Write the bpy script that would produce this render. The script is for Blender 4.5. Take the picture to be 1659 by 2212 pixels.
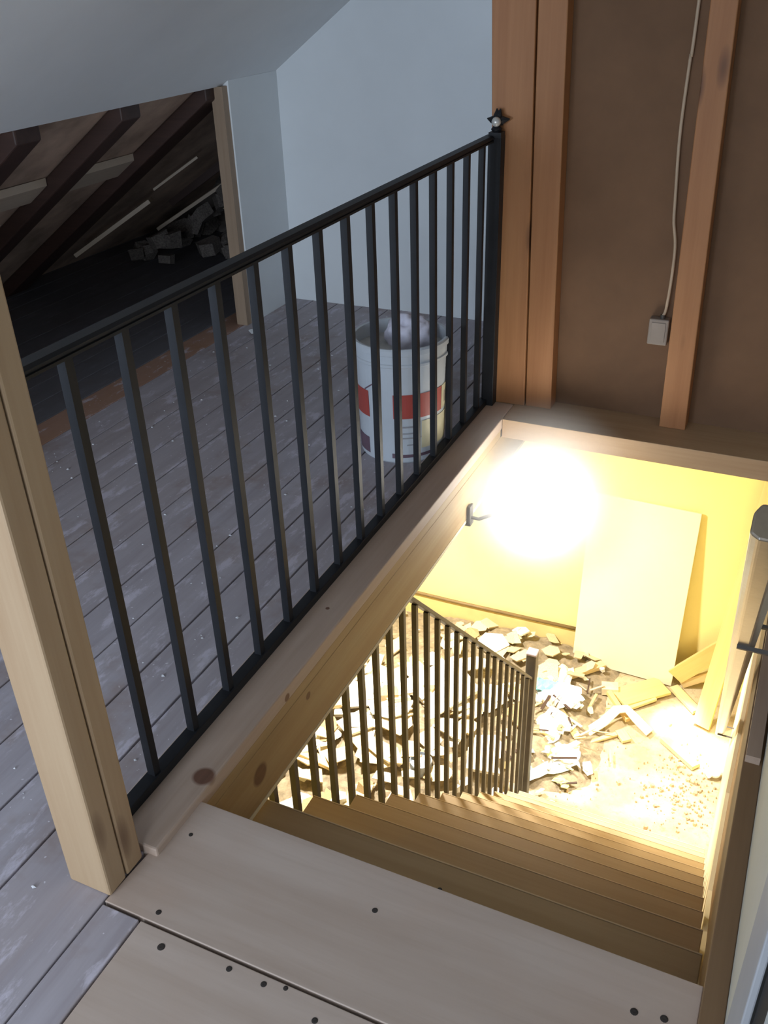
import bpy, bmesh, math, random
from mathutils import Vector, Matrix
from mathutils import noise as mnoise

for o in list(bpy.data.objects):
    bpy.data.objects.remove(o, do_unlink=True)
SC = bpy.context.scene
COL = SC.collection
R = math.radians
random.seed(7)

# ------------------------------------------------------------------ camera
cam_d = bpy.data.cameras.new('camera')
cam = bpy.data.objects.new('camera', cam_d)
COL.objects.link(cam)
right = Vector((0.9081037, 0.4177159, -0.0293448))
down = Vector((0.1908848, -0.4753142, -0.8588593))
fwd = Vector((-0.3727072, 0.7743319, -0.5113703))
m = Matrix((right, -down, -fwd)).transposed().to_4x4()
m.translation = Vector((0.970919, -0.958043, 1.32935))
cam.matrix_world = m
cam_d.sensor_fit = 'VERTICAL'
cam_d.sensor_height = 36.0
cam_d.lens = 36.0 * 2000.17 / 2212.0
cam_d.clip_start = 0.01
SC.camera = cam

# ------------------------------------------------------------------ light
SC.view_settings.view_transform = 'Standard'
SC.view_settings.look = 'None'
SC.view_settings.gamma = 1.0
SC.view_settings.use_curve_mapping = False
SC.view_settings.exposure = 0.0

w = bpy.data.worlds.new('world')
SC.world = w
w.use_nodes = True
w.node_tree.nodes['Background'].inputs[0].default_value = (0.60, 0.72, 1.0, 1)
w.node_tree.nodes['Background'].inputs[1].default_value = 0.035


def aim(o, target):
    d = Vector(target) - o.location
    o.rotation_euler = d.to_track_quat('-Z', 'Y').to_euler()


def area(name, loc, target, sx, sy, power, col, spread=180):
    l = bpy.data.lights.new(name, 'AREA')
    l.shape = 'RECTANGLE'
    l.size, l.size_y = sx, sy
    l.energy = power
    l.color = col
    l.spread = R(spread)
    o = bpy.data.objects.new(name, l)
    o.location = loc
    COL.objects.link(o)
    aim(o, target)
    return o


# daylight from the windows behind the camera, the lower room lamp, and added fills
area('window_daylight', (-0.55, -2.9, 0.80), (-0.95, 2.7, 0.30), 1.1, 1.0, 37, (0.69, 0.82, 1.0), 140)
area('low_fill', (0.75, -2.2, 0.35), (-1.2, 2.3, 1.0), 0.6, 0.5, 8, (0.76, 0.87, 1.0), 130)  # added low fill, brightens the sloped ceiling and knee wall
area('side_daylight', (0.6, -2.3, 1.5), (-0.5, 2.0, -0.1), 0.9, 0.8, 8, (0.90, 0.93, 1.0))
area('lower_room_lamp', (-1.0, 2.55, -0.36), (-0.75, 2.75, -2.7), 0.2, 0.2, 135, (1.0, 0.95, 0.84), 150)
area('lower_far_fill', (0.66, 2.62, -0.45), (0.68, 2.72, -2.7), 0.15, 0.15, 13, (1.0, 0.97, 0.86), 58)  # unseen lamp added to whiten the floor at the stair foot
for tx, ty in ((0.74, 3.56), (0.93, 3.37)):  # unseen spots added under the lower ceiling to throw the bright floor patch
    sp = bpy.data.lights.new('floor_patch_spot', 'SPOT')
    sp.energy = 1900
    sp.color = (1.0, 0.92, 0.62)
    sp.spot_size = R(8.5)
    sp.spot_blend = 0.6
    sp.shadow_soft_size = 0.04
    spo = bpy.data.objects.new('floor_patch_spot', sp)
    spo.location = (0.30, 2.9, -0.42)
    COL.objects.link(spo)
    aim(spo, (tx, ty, -2.72))

# ------------------------------------------------------------------ materials
_nt = {}


def newmat(name):
    mt = bpy.data.materials.new(name)
    mt.use_nodes = True
    nt = mt.node_tree
    b = nt.nodes['Principled BSDF']
    return mt, nt, b


def N(nt, t, **kw):
    n = nt.nodes.new(t)
    for k, v in kw.items():
        setattr(n, k, v)
    return n


def math_n(nt, op, a, b=None, c=None):
    n = nt.nodes.new('ShaderNodeMath')
    n.operation = op
    for i, v in enumerate((a, b, c)):
        if v is None:
            continue
        if isinstance(v, (int, float)):
            n.inputs[i].default_value = v
        else:
            nt.links.new(v, n.inputs[i])
    return n.outputs[0]


def mixc(nt, fac, a, b):
    n = nt.nodes.new('ShaderNodeMix')
    n.data_type = 'RGBA'
    for idx, v in ((0, fac), (6, a), (7, b)):
        if isinstance(v, (int, float)):
            n.inputs[idx].default_value = v
        elif isinstance(v, (tuple, list)):
            n.inputs[idx].default_value = (*v[:3], 1)
        else:
            nt.links.new(v, n.inputs[idx])
    return n.outputs[2]


def coords(nt, scale=(1, 1, 1), rnd=True):
    tc = N(nt, 'ShaderNodeTexCoord')
    v = tc.outputs['Object']
    if rnd:
        oi = N(nt, 'ShaderNodeObjectInfo')
        mul = N(nt, 'ShaderNodeVectorMath', operation='SCALE')
        mul.inputs[0].default_value = (7.3, 3.1, 5.7)
        nt.links.new(oi.outputs['Random'], mul.inputs['Scale'])
        add = N(nt, 'ShaderNodeVectorMath', operation='ADD')
        nt.links.new(v, add.inputs[0])
        nt.links.new(mul.outputs[0], add.inputs[1])
        v = add.outputs[0]
    mp = N(nt, 'ShaderNodeMapping')
    mp.inputs['Scale'].default_value = scale
    nt.links.new(v, mp.inputs['Vector'])
    return mp.outputs['Vector']


def noise(nt, vec, scale, detail=3, rough=0.55):
    n = N(nt, 'ShaderNodeTexNoise')
    n.inputs['Scale'].default_value = scale
    n.inputs['Detail'].default_value = detail
    n.inputs['Roughness'].default_value = rough
    nt.links.new(vec, n.inputs['Vector'])
    return n.outputs['Fac']


def ramp(nt, fac, a, b):
    n = N(nt, 'ShaderNodeMapRange', clamp=True)
    n.inputs[1].default_value = a
    n.inputs[2].default_value = b
    nt.links.new(fac, n.inputs[0])
    return n.outputs[0]


def bump(nt, b, h, strength=0.2, dist=0.002):
    n = N(nt, 'ShaderNodeBump')
    n.inputs['Strength'].default_value = strength
    n.inputs['Distance'].default_value = dist
    nt.links.new(h, n.inputs['Height'])
    nt.links.new(n.outputs[0], b.inputs['Normal'])


def wood(name, light, dark, axis='z', knots=(), rough=0.6, vk=True, knotcol=(0.09, 0.035, 0.018), contrast=1.0, coat=0.0):
    key = name + axis
    if key in _nt:
        return _nt[key]
    mt, nt, b = newmat(key)
    i = 'xyz'.index(axis)

    def sc(perp, along):
        s = [perp] * 3
        s[i] = along
        return tuple(s)
    v1 = coords(nt, sc(9, 0.7))
    g1 = noise(nt, v1, 1.6, 4, 0.6)
    v2 = coords(nt, sc(90, 2.0))
    g2 = noise(nt, v2, 1.0, 3, 0.6)
    f = math_n(nt, 'ADD', math_n(nt, 'MULTIPLY', g1, 0.75), math_n(nt, 'MULTIPLY', g2, 0.35))
    f = ramp(nt, f, 0.55 - 0.25 / contrast, 0.55 + 0.25 / contrast)
    c = mixc(nt, f, dark, light)
    if vk:
        v3 = coords(nt, sc(8.5, 2.6))
        vo = N(nt, 'ShaderNodeTexVoronoi')
        vo.inputs['Scale'].default_value = 1.0
        nt.links.new(v3, vo.inputs['Vector'])
        k = ramp(nt, vo.outputs['Distance'], 0.20, 0.10)
        c = mixc(nt, math_n(nt, 'MULTIPLY', k, 0.85), c, knotcol)
    for (kx, ky, kz, kr) in knots:
        tc = N(nt, 'ShaderNodeTexCoord')
        d = N(nt, 'ShaderNodeVectorMath', operation='DISTANCE')
        d.inputs[1].default_value = (kx, ky, kz)
        nt.links.new(tc.outputs['Object'], d.inputs[0])
        k = ramp(nt, d.outputs['Value'], kr, kr * 0.72)
        kk = mixc(nt, g2, knotcol, tuple(min(1, 2.2 * q) for q in knotcol))
        c = mixc(nt, math_n(nt, 'MULTIPLY', k, 0.9), c, kk)
    nt.links.new(c, b.inputs['Base Color'])
    b.inputs['Roughness'].default_value = rough
    if coat:
        b.inputs['Coat Weight'].default_value = coat
        b.inputs['Coat Roughness'].default_value = 0.2
    bump(nt, b, g2, 0.12, 0.002)
    _nt[key] = mt
    return mt


def plain(name, col, rough=0.6, metal=0.0, var=0.12, scale=8, bumps=0.0, bscale=60, spec=0.5):
    if name in _nt:
        return _nt[name]
    mt, nt, b = newmat(name)
    v = coords(nt)
    n = noise(nt, v, scale, 4, 0.6)
    lo = tuple(q * (1 - var) for q in col)
    hi = tuple(min(1, q * (1 + var)) for q in col)
    nt.links.new(mixc(nt, ramp(nt, n, 0.3, 0.7), lo, hi), b.inputs['Base Color'])
    b.inputs['Roughness'].default_value = rough
    b.inputs['Metallic'].default_value = metal
    b.inputs['Specular IOR Level'].default_value = spec
    if bumps:
        bump(nt, b, noise(nt, v, bscale, 3), bumps, 0.003)
    _nt[name] = mt
    return mt


PINE_L, PINE_D = (0.46, 0.325, 0.195), (0.34, 0.21, 0.11)
STUD_L, STUD_D = (0.46, 0.22, 0.09), (0.33, 0.135, 0.05)


def floor_mat():
    mt, nt, b = newmat('worn_floorboards')
    tc = N(nt, 'ShaderNodeTexCoord')
    sx = N(nt, 'ShaderNodeSeparateXYZ')
    nt.links.new(tc.outputs['Object'], sx.inputs[0])
    idx = math_n(nt, 'FLOOR', math_n(nt, 'DIVIDE', math_n(nt, 'ADD', sx.outputs[0], 0.115), 0.13))
    wn = N(nt, 'ShaderNodeTexWhiteNoise', noise_dimensions='1D')
    nt.links.new(idx, wn.inputs['W'])
    pv = wn.outputs['Value']
    v = coords(nt, (1, 1, 1), False)
    vs = coords(nt, (16, 1.1, 16), False)
    g = noise(nt, vs, 1.3, 5, 0.65)
    worn = noise(nt, v, 3.2, 5, 0.65)
    c = mixc(nt, ramp(nt, g, 0.3, 0.7), (0.34, 0.305, 0.33), (0.47, 0.44, 0.48))
    c = mixc(nt, math_n(nt, 'MULTIPLY', pv, 0.35), c, (0.42, 0.34, 0.31))
    c = mixc(nt, math_n(nt, 'MULTIPLY', ramp(nt, worn, 0.52, 0.66), 0.55), c, (0.27, 0.18, 0.13))
    isor = math_n(nt, 'COMPARE', idx, -10.0, 0.1)
    c = mixc(nt, math_n(nt, 'MULTIPLY', isor, 0.75), c, (0.36, 0.17, 0.075))
    scf = noise(nt, coords(nt, (9, 3, 9), False), 2.4, 6, 0.7)
    c = mixc(nt, math_n(nt, 'MULTIPLY', ramp(nt, scf, 0.55, 0.64), 0.7), c, (0.64, 0.60, 0.68))
    spk = noise(nt, v, 75, 2, 0.5)
    c = mixc(nt, math_n(nt, 'MULTIPLY', ramp(nt, spk, 0.715, 0.74), 0.8), c, (0.72, 0.70, 0.74))
    eaves_shade = math_n(nt, 'LESS_THAN', idx, -10.5)      # eaves boards darkened: shade of the unlit eaves put into their colour
    c = mixc(nt, math_n(nt, 'MULTIPLY', eaves_shade, 0.85), c, (0.085, 0.088, 0.10))
    nt.links.new(c, b.inputs['Base Color'])
    b.inputs['Roughness'].default_value = 0.62
    bump(nt, b, g, 0.25, 0.003)
    return mt


def ply_mat():
    mt, nt, b = newmat('pale_plywood')
    vs = coords(nt, (0.8, 7, 7))
    g = noise(nt, vs, 1.5, 5, 0.6)
    g2 = noise(nt, coords(nt, (4, 90, 90)), 1.0, 3, 0.6)
    blotch = noise(nt, coords(nt), 2.6, 3, 0.5)
    c = mixc(nt, ramp(nt, g, 0.3, 0.7), (0.46, 0.355, 0.285), (0.59, 0.485, 0.415))
    c = mixc(nt, math_n(nt, 'MULTIPLY', ramp(nt, blotch, 0.5, 0.7), 0.35), c, (0.50, 0.33, 0.235))
    c = mixc(nt, math_n(nt, 'MULTIPLY', ramp(nt, g2, 0.5, 0.75), 0.15), c, (0.35, 0.25, 0.18))
    nt.links.new(c, b.inputs['Base Color'])
    b.inputs['Roughness'].default_value = 0.55
    bump(nt, b, g2, 0.08, 0.001)
    return mt


def ground_mat():
    mt, nt, b = newmat('dusty_ground')
    v = coords(nt)
    a = noise(nt, v, 3.5, 6, 0.65)
    d = noise(nt, v, 26, 4, 0.7)
    c = mixc(nt, ramp(nt, a, 0.35, 0.65), (0.40, 0.31, 0.18), (0.58, 0.49, 0.33))
    c = mixc(nt, math_n(nt, 'MULTIPLY', ramp(nt, d, 0.56, 0.68), 0.6), c, (0.28, 0.20, 0.11))
    nt.links.new(c, b.inputs['Base Color'])
    b.inputs['Roughness'].default_value = 0.9
    bump(nt, b, d, 0.5, 0.01)
    return mt


def glow_mat(name, col, s):
    mt, nt, b = newmat(name)
    b.inputs['Base Color'].default_value = (*col, 1)
    b.inputs['Emission Color'].default_value = (*col, 1)
    b.inputs['Emission Strength'].default_value = s
    return mt


M = dict(
    white=plain('white_plasterboard', (0.79, 0.82, 0.83), 0.7, var=0.04, scale=2.0),
    slope=plain('grey_white_plasterboard', (0.79, 0.81, 0.82), 0.75, var=0.04, scale=2.0),
    yellow=plain('yellow_wall_paint', (0.87, 0.77, 0.34), 0.75, var=0.06, scale=1.6),
    sheath=plain('brown_sheathing_board', (0.175, 0.095, 0.050), 0.85, var=0.12, scale=5, bumps=0.15, bscale=90),
    black=plain('black_painted_metal', (0.014, 0.015, 0.018), 0.5, var=0.2, scale=12, spec=0.3),
    bronze=plain('grey_brown_painted_metal', (0.075, 0.066, 0.058), 0.5, var=0.2, scale=12),
    dark=plain('dark_void', (0.012, 0.010, 0.010), 0.9),
    attic=plain('sooty_roof_lining', (0.46, 0.33, 0.25), 0.9, var=0.4, scale=4),
    stone=plain('dark_rubble_stone', (0.15, 0.13, 0.115), 0.9, var=0.5, scale=9, bumps=0.5, bscale=30),
    sooty=plain('dark_attic_boards', (0.055, 0.058, 0.07), 0.85, var=0.3, scale=6),
    plaster=plain('white_broken_plaster', (0.80, 0.77, 0.70), 0.85, var=0.12, scale=12, bumps=0.3, bscale=50),
    cream=plain('cream_rubble', (0.62, 0.52, 0.34), 0.9, var=0.2, scale=12, bumps=0.4, bscale=50),
    tan=plain('tan_rubble', (0.42, 0.30, 0.16), 0.9, var=0.25, scale=12, bumps=0.4, bscale=50),
    board=plain('cream_plasterboard', (0.78, 0.71, 0.55), 0.75, var=0.03, scale=2.5),
    bucket=plain('white_bucket_plastic', (0.56, 0.60, 0.64), 0.35, var=0.05, scale=5),
    bucketin=plain('plaster_smeared_plastic', (0.50, 0.50, 0.48), 0.7, var=0.25, scale=14),
    red=plain('red_label_print', (0.42, 0.075, 0.06), 0.45, var=0.08),
    ink=plain('dark_label_print', (0.16, 0.10, 0.13), 0.5),
    faint=plain('faint_label_print', (0.34, 0.34, 0.36), 0.5),
    label=plain('yellowish_label_print', (0.62, 0.57, 0.38), 0.5),
    rag=plain('pale_plaster_lump', (0.70, 0.68, 0.78), 0.7, var=0.1, scale=18, bumps=0.4),
    cable=plain('cream_cable_sheath', (0.52, 0.40, 0.28), 0.55),
    ebox=plain('grey_box_plastic', (0.30, 0.25, 0.21), 0.5),
    chrome=plain('grey_glass_ball', (0.55, 0.55, 0.52), 0.25, metal=0.3, var=0.2, scale=60),
    bagw=plain('white_sheet_plastic', (0.82, 0.88, 0.93), 0.4, var=0.08, scale=14),
    bagt=plain('teal_sheet_plastic', (0.20, 0.55, 0.50), 0.4, var=0.25, scale=14),
    bagy=plain('yellow_green_sheet', (0.72, 0.74, 0.22), 0.5, var=0.15, scale=14),
    jamb=plain('pale_jamb_paint', (0.36, 0.37, 0.39), 0.6, var=0.05),
    doorpaint=plain('grey_door_paint', (0.50, 0.55, 0.56), 0.5, var=0.05),
    drywallR=plain('greyish_plasterboard', (0.56, 0.55, 0.48), 0.7, var=0.05, scale=3),
    blue=plain('grey_blue_metal', (0.33, 0.38, 0.46), 0.4, metal=0.3),
    pipe=plain('old_brown_pipe', (0.20, 0.13, 0.05), 0.6, var=0.2),
    skirt=plain('yellowed_skirting', (0.74, 0.57, 0.24), 0.7, var=0.06),
    screw=plain('dark_screw_head', (0.035, 0.028, 0.024), 0.6),
    panel=plain('cream_wall_panel', (0.80, 0.72, 0.52), 0.7, var=0.05, scale=4),
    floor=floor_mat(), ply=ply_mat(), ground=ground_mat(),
)
PINE = {a: wood('pine_timber_', PINE_L, PINE_D, a, vk=(a == 'z')) for a in 'xyz'}
STUD = {a: wood('orange_pine_timber_', STUD_L, STUD_D, a) for a in 'xyz'}
TREAD = wood('stair_tread_pine_', (0.56, 0.40, 0.22), (0.43, 0.29, 0.135), 'x', vk=False, rough=0.5)
PALE = {a: wood('pale_pine_offcut_', (0.74, 0.60, 0.34), (0.58, 0.43, 0.20), a, vk=False) for a in 'xyz'}
ORANGE = {a: wood('orange_pine_plank_', (0.78, 0.57, 0.25), (0.68, 0.46, 0.17), a, vk=False) for a in 'xyz'}
DARKW = {a: wood('dark_old_timber_', (0.07, 0.035, 0.026), (0.035, 0.018, 0.014), a, vk=False) for a in 'xyz'}
GREYW = {a: wood('grey_old_batten_', (0.58, 0.49, 0.39), (0.46, 0.37, 0.28), a, vk=False) for a in 'xyz'}
HAND = wood('varnished_dark_handrail_', (0.20, 0.155, 0.10), (0.115, 0.085, 0.052), 'y', vk=False, rough=0.28, coat=0.6)
BROWN = wood('dull_brown_joist_', (0.27, 0.165, 0.085), (0.185, 0.105, 0.05), 'y', vk=False)
BEAM = wood('beam_plank_', (0.58, 0.46, 0.38), (0.44, 0.32, 0.24), 'y', vk=False,
            knots=((0.080, 0.045, -0.022, 0.025), (0.098, 0.33, -0.05, 0.012), (0.05, 0.62, -0.022, 0.006)))
JOIST = wood('beam_joist_', (0.50, 0.37, 0.20), (0.37, 0.235, 0.105), 'y', vk=False,
             knots=((0.1, 0.20, -0.16, 0.03), (0.1, 0.42, -0.12, 0.012)))

# ------------------------------------------------------------------ mesh helpers


def box(bm, a, b):
    vs = [bm.verts.new((x, y, z)) for x in (a[0], b[0]) for y in (a[1], b[1]) for z in (a[2], b[2])]
    for f in ((0, 1, 3, 2), (4, 6, 7, 5), (0, 4, 5, 1), (2, 3, 7, 6), (0, 2, 6, 4), (1, 5, 7, 3)):
        bm.faces.new([vs[i] for i in f])


def hexa(bm, bottom, top):
    """two quads, each counter-clockwise seen from above"""
    v = [bm.verts.new(p) for p in bottom] + [bm.verts.new(p) for p in top]
    bm.faces.new([v[3], v[2], v[1], v[0]])
    bm.faces.new(v[4:])
    for i in range(4):
        j = (i + 1) % 4
        bm.faces.new([v[i], v[j], v[4 + j], v[4 + i]])


def prism(bm, pts, axis, a, b):
    """polygon extruded along an axis; pts are the two other coordinates in order"""
    def mk(p, t):
        q = list(p)
        q.insert('xyz'.index(axis), t)
        return bm.verts.new(q)
    A = [mk(p, a) for p in pts]
    B = [mk(p, b) for p in pts]
    n = len(pts)
    bm.faces.new(A)
    bm.faces.new(B[::-1])
    for i in range(n):
        bm.faces.new([A[i], B[i], B[(i + 1) % n], A[(i + 1) % n]])


def frame(d):
    d = Vector(d).normalized()
    u = d.orthogonal().normalized()
    return u, d.cross(u)


def tube(bm, path, r, seg=10, caps=True):
    path = [Vector(p) for p in path]
    rr = r if isinstance(r, (list, tuple)) else [r] * len(path)
    rings = []
    u = None
    for i, p in enumerate(path):
        d = (path[min(i + 1, len(path) - 1)] - path[max(i - 1, 0)]).normalized()
        if u is None:
            u = d.orthogonal().normalized()
        else:
            u = (u - d * u.dot(d)).normalized()
        v = d.cross(u)
        rings.append([bm.verts.new(p + rr[i] * (math.cos(t) * u + math.sin(t) * v))
                      for t in [2 * math.pi * k / seg for k in range(seg)]])
    for a, b in zip(rings, rings[1:]):
        for k in range(seg):
            bm.faces.new([a[k], a[(k + 1) % seg], b[(k + 1) % seg], b[k]])
    if caps:
        bm.faces.new(rings[0][::-1])
        bm.faces.new(rings[-1])


def bar(bm, p0, p1, w, h, side=(1, 0, 0)):
    """rectangular bar from p0 to p1: width w along side, height h across"""
    p0, p1 = Vector(p0), Vector(p1)
    d = (p1 - p0).normalized()
    s = Vector(side)
    s = (s - d * s.dot(d)).normalized()
    t = d.cross(s)
    vs = []
    for p in (p0, p1):
        for a, b in ((-1, -1), (1, -1), (1, 1), (-1, 1)):
            vs.append(bm.verts.new(p + s * a * w / 2 + t * b * h / 2))
    bm.faces.new([vs[3], vs[2], vs[1], vs[0]])
    bm.faces.new(vs[4:])
    for i in range(4):
        j = (i + 1) % 4
        bm.faces.new([vs[i], vs[j], vs[4 + j], vs[4 + i]])


def lathe(bm, prof, c=(0, 0, 0), seg=40, close=False):
    rings = []
    for r, z in prof:
        rings.append([bm.verts.new((c[0] + r * math.cos(2 * math.pi * k / seg), c[1] + r * math.sin(2 * math.pi * k / seg), c[2] + z))
                      for k in range(seg)])
    for a, b in zip(rings, rings[1:]):
        for k in range(seg):
            bm.faces.new([a[k], a[(k + 1) % seg], b[(k + 1) % seg], b[k]])
    if close:
        bm.faces.new(rings[0][::-1])
        bm.faces.new(rings[-1])


def ball(bm, c, r, u=24, v=16, sq=(1, 1, 1)):
    ret = bmesh.ops.create_uvsphere(bm, u_segments=u, v_segments=v, radius=r)
    for q in ret['verts']:
        q.co = Vector((q.co.x * sq[0], q.co.y * sq[1], q.co.z * sq[2])) + Vector(c)


def BM():
    return bmesh.new()


def link(name, bm, mat, parent=None, loc=None, bevel=0.0, smooth=False, rot=None):
    """bm in world coordinates for top-level and un-rotated parts (loc = origin);
    with rot the mesh is local to loc"""
    bmesh.ops.recalc_face_normals(bm, faces=bm.faces)
    local = rot is not None
    if parent is not None and loc is None and not local:
        loc = Vector((0, 0, 0))
        off = parent['_base'] if '_base' in parent else (0, 0, 0)
        shift = -Vector(off)
    elif local:
        shift = Vector((0, 0, 0))
        loc = Vector(loc or (0, 0, 0))
    else:
        if loc is None:
            xs = [v.co for v in bm.verts]
            loc = Vector(((min(c.x for c in xs) + max(c.x for c in xs)) / 2,
                          (min(c.y for c in xs) + max(c.y for c in xs)) / 2, min(c.z for c in xs)))
        loc = Vector(loc)
        shift = -loc
    if shift.length:
        bmesh.ops.translate(bm, verts=bm.verts, vec=shift)
    me = bpy.data.meshes.new(name)
    bm.to_mesh(me)
    bm.free()
    me.materials.append(mat)
    if smooth:
        for p in me.polygons:
            p.use_smooth = True
    o = bpy.data.objects.new(name, me)
    COL.objects.link(o)
    o.location = loc
    if local:
        o.rotation_euler = rot
    if parent is not None:
        o.parent = parent
    BASES[o.name] = (Vector(parent_base(parent)) if parent is not None else Vector((0, 0, 0))) + (Vector(loc) if not local else Vector((0, 0, 0)))
    if bevel:
        md = o.modifiers.new('bevel', 'BEVEL')
        md.width = bevel
        md.segments = 2
        md.limit_method = 'ANGLE'
    return o


BASES = {}


def parent_base(p):
    return BASES.get(p.name, (0, 0, 0))


def sub(name, bm, mat, parent, **kw):
    """part whose mesh is given in world coordinates, parent not rotated"""
    bmesh.ops.translate(bm, verts=bm.verts, vec=-Vector(parent_base(parent)))
    bmesh.ops.recalc_face_normals(bm, faces=bm.faces)
    me = bpy.data.meshes.new(name)
    bm.to_mesh(me)
    bm.free()
    me.materials.append(mat)
    if kw.get('smooth'):
        for p in me.polygons:
            p.use_smooth = True
    o = bpy.data.objects.new(name, me)
    COL.objects.link(o)
    o.parent = parent
    BASES[o.name] = Vector(parent_base(parent))
    if kw.get('bevel'):
        md = o.modifiers.new('bevel', 'BEVEL')
        md.width = kw['bevel']
        md.segments = 2
        md.limit_method = 'ANGLE'
    if kw.get('label'):
        o['label'] = kw['label']
    return o


def tag(o, label, cat, group=None, kind=None):
    o['label'] = label
    o['category'] = cat
    if group:
        o['group'] = group
    if kind:
        o['kind'] = kind
    return o


def empty(name, loc, label, cat, group=None):
    o = bpy.data.objects.new(name, None)
    o.empty_display_size = 0.05
    COL.objects.link(o)
    o.location = loc
    BASES[o.name] = Vector(loc)
    tag(o, label, cat, group)
    return o


def struct(name, bm, mat, **kw):
    o = link(name, bm, mat, loc=kw.pop('loc', (0, 0, 0)), **kw)
    o['kind'] = 'structure'
    return o


def quick(name, a, b, mat, bevel=0.0):
    bm = BM()
    box(bm, a, b)
    return struct(name, bm, mat, bevel=bevel)


FZ = -0.04          # upper floor level
LZ = -2.72          # lower floor level
RISE, RUN, Y0 = 0.2233, 0.224, -0.0036
XS, XR = 0.069, 1.024


def nose(i):
    return Y0 + i * RUN, FZ - i * RISE


# ------------------------------------------------------------------ setting: upper storey
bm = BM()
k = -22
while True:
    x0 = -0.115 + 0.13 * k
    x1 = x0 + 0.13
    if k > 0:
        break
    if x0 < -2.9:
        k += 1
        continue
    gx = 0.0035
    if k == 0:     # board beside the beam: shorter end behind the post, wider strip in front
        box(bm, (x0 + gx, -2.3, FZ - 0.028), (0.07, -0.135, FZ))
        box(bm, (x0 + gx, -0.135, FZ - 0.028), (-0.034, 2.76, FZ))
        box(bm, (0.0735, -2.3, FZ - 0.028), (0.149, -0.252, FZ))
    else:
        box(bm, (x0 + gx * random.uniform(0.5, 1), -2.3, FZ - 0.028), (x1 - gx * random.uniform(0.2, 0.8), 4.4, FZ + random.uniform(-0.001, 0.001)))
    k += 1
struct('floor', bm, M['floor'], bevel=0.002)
quick('floor_underlay', (-2.9, -2.3, FZ - 0.045), (-0.035, 4.4, FZ - 0.03), M['dark'])
quick('floor_underlay', (-0.035, -2.3, FZ - 0.045), (1.02, -0.02, FZ - 0.03), M['dark'])
quick('trim_landing_header', (0.105, -0.06, -0.25), (1.02, -0.022, -0.086), JOIST)

quick('wall_far', (-1.33, 2.765, FZ), (0.3, 2.80, 2.45), M['white'])
# knee wall with the open hatch to the eaves
bm = BM()
box(bm, (-1.30, 2.392, FZ), (-1.255, 2.765, 0.945))
box(bm, (-1.30, -2.3, FZ), (-1.255, 0.15, 0.945))
struct('wall_left', bm, M['white'])
quick('trim_1', (-1.315, 2.355, FZ), (-1.262, 2.3915, 0.926), wood('hatch_stud_', (0.40, 0.29, 0.20), (0.28, 0.19, 0.12), 'z', vk=False))
bm = BM()
t = 2.2
hexa(bm, [(-1.285, -2.3, 0.925), (-1.285 + t, -2.3, 0.925 + .7 * t), (-1.285 + t, 2.765, 0.925 + .7 * t), (-1.285, 2.765, 0.925)],
     [(-1.285, -2.3, 0.975), (-1.285 + t, -2.3, 0.975 + .7 * t), (-1.285 + t, 2.765, 0.975 + .7 * t), (-1.285, 2.765, 0.975)])
struct('ceiling', bm, M['slope'])
quick('ceiling_flat', (0.85, -2.3, 2.44), (1.3, 2.8, 2.48), M['slope'])

# eaves space behind the hatch
bm = BM()
hexa(bm, [(-2.95, -1.0, -0.20), (-1.29, -1.0, 0.962), (-1.29, 4.4, 0.962), (-2.95, 4.4, -0.20)],
     [(-2.95, -1.0, -0.15), (-1.29, -1.0, 1.012), (-1.29, 4.4, 1.012), (-2.95, 4.4, -0.15)])
struct('ceiling_eaves', bm, M['attic'])
bm = BM()
nx, nz = 22, 16
grid = [[None] * (nz + 1) for _ in range(nx + 1)]
for i in range(nx + 1):
    for j in range(nz + 1):
        x = -2.9 + 1.62 * i / nx
        z = FZ + 1.1 * j / nz
        y = 3.75 + 0.14 * mnoise.noise((x * 5, z * 5, 1.3)) + 0.06 * mnoise.noise((x * 14, z * 14, 4))
        grid[i][j] = bm.verts.new((x, y, z))
for i in range(nx):
    for j in range(nz):
        bm.faces.new([grid[i][j], grid[i + 1][j], grid[i + 1][j + 1], grid[i][j + 1]])
struct('wall_eaves', bm, M['stone'])
quick('wall_eaves_side', (-1.31, 2.8, FZ), (-1.28, 4.4, 0.98), M['stone'])
quick('wall_eaves_near', (-2.95, -1.02, FZ), (-1.3, -1.0, 1.0), M['dark'])

# framed wall across the far end of the stairwell
quick('wall_back', (0.0, 2.0, -0.022), (1.09, 2.018, 2.45), M['sheath'])
quick('trim_2', (0.0, 1.932, -0.09), (0.10, 2.15, -0.0225), PINE['x'])
quick('trim_2', (0.102, 1.80, -0.09), (1.10, 2.15, -0.022), PINE['x'], bevel=0.002)
quick('trim_lower_header', (0.0, 2.15, -0.25), (1.10, 2.19, -0.03), M['panel'])
quick('wall_return', (-0.02, 2.02, FZ), (0.0, 2.765, 2.45), M['white'])

# right-hand side of the stairwell
quick('trim_3', (1.026, -2.0, -0.245), (1.062, 1.80, -0.03), BROWN, bevel=0.002)
quick('wall_right', (1.062, -0.135, -0.03), (1.09, 2.0, 2.45), M['drywallR'])
quick('trim_4', (1.055, -0.272, -0.03), (1.064, -0.136, 2.1), M['jamb'], bevel=0.002)
quick('door_gap_shade_block', (1.066, -0.352, -0.03), (1.13, -0.2725, 2.1), M['dark'])  # solid black block, the darkness of the gap put into its colour
quick('door_1', (1.064, -1.15, -0.03), (1.10, -0.3525, 2.05), M['doorpaint'], bevel=0.002)

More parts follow.
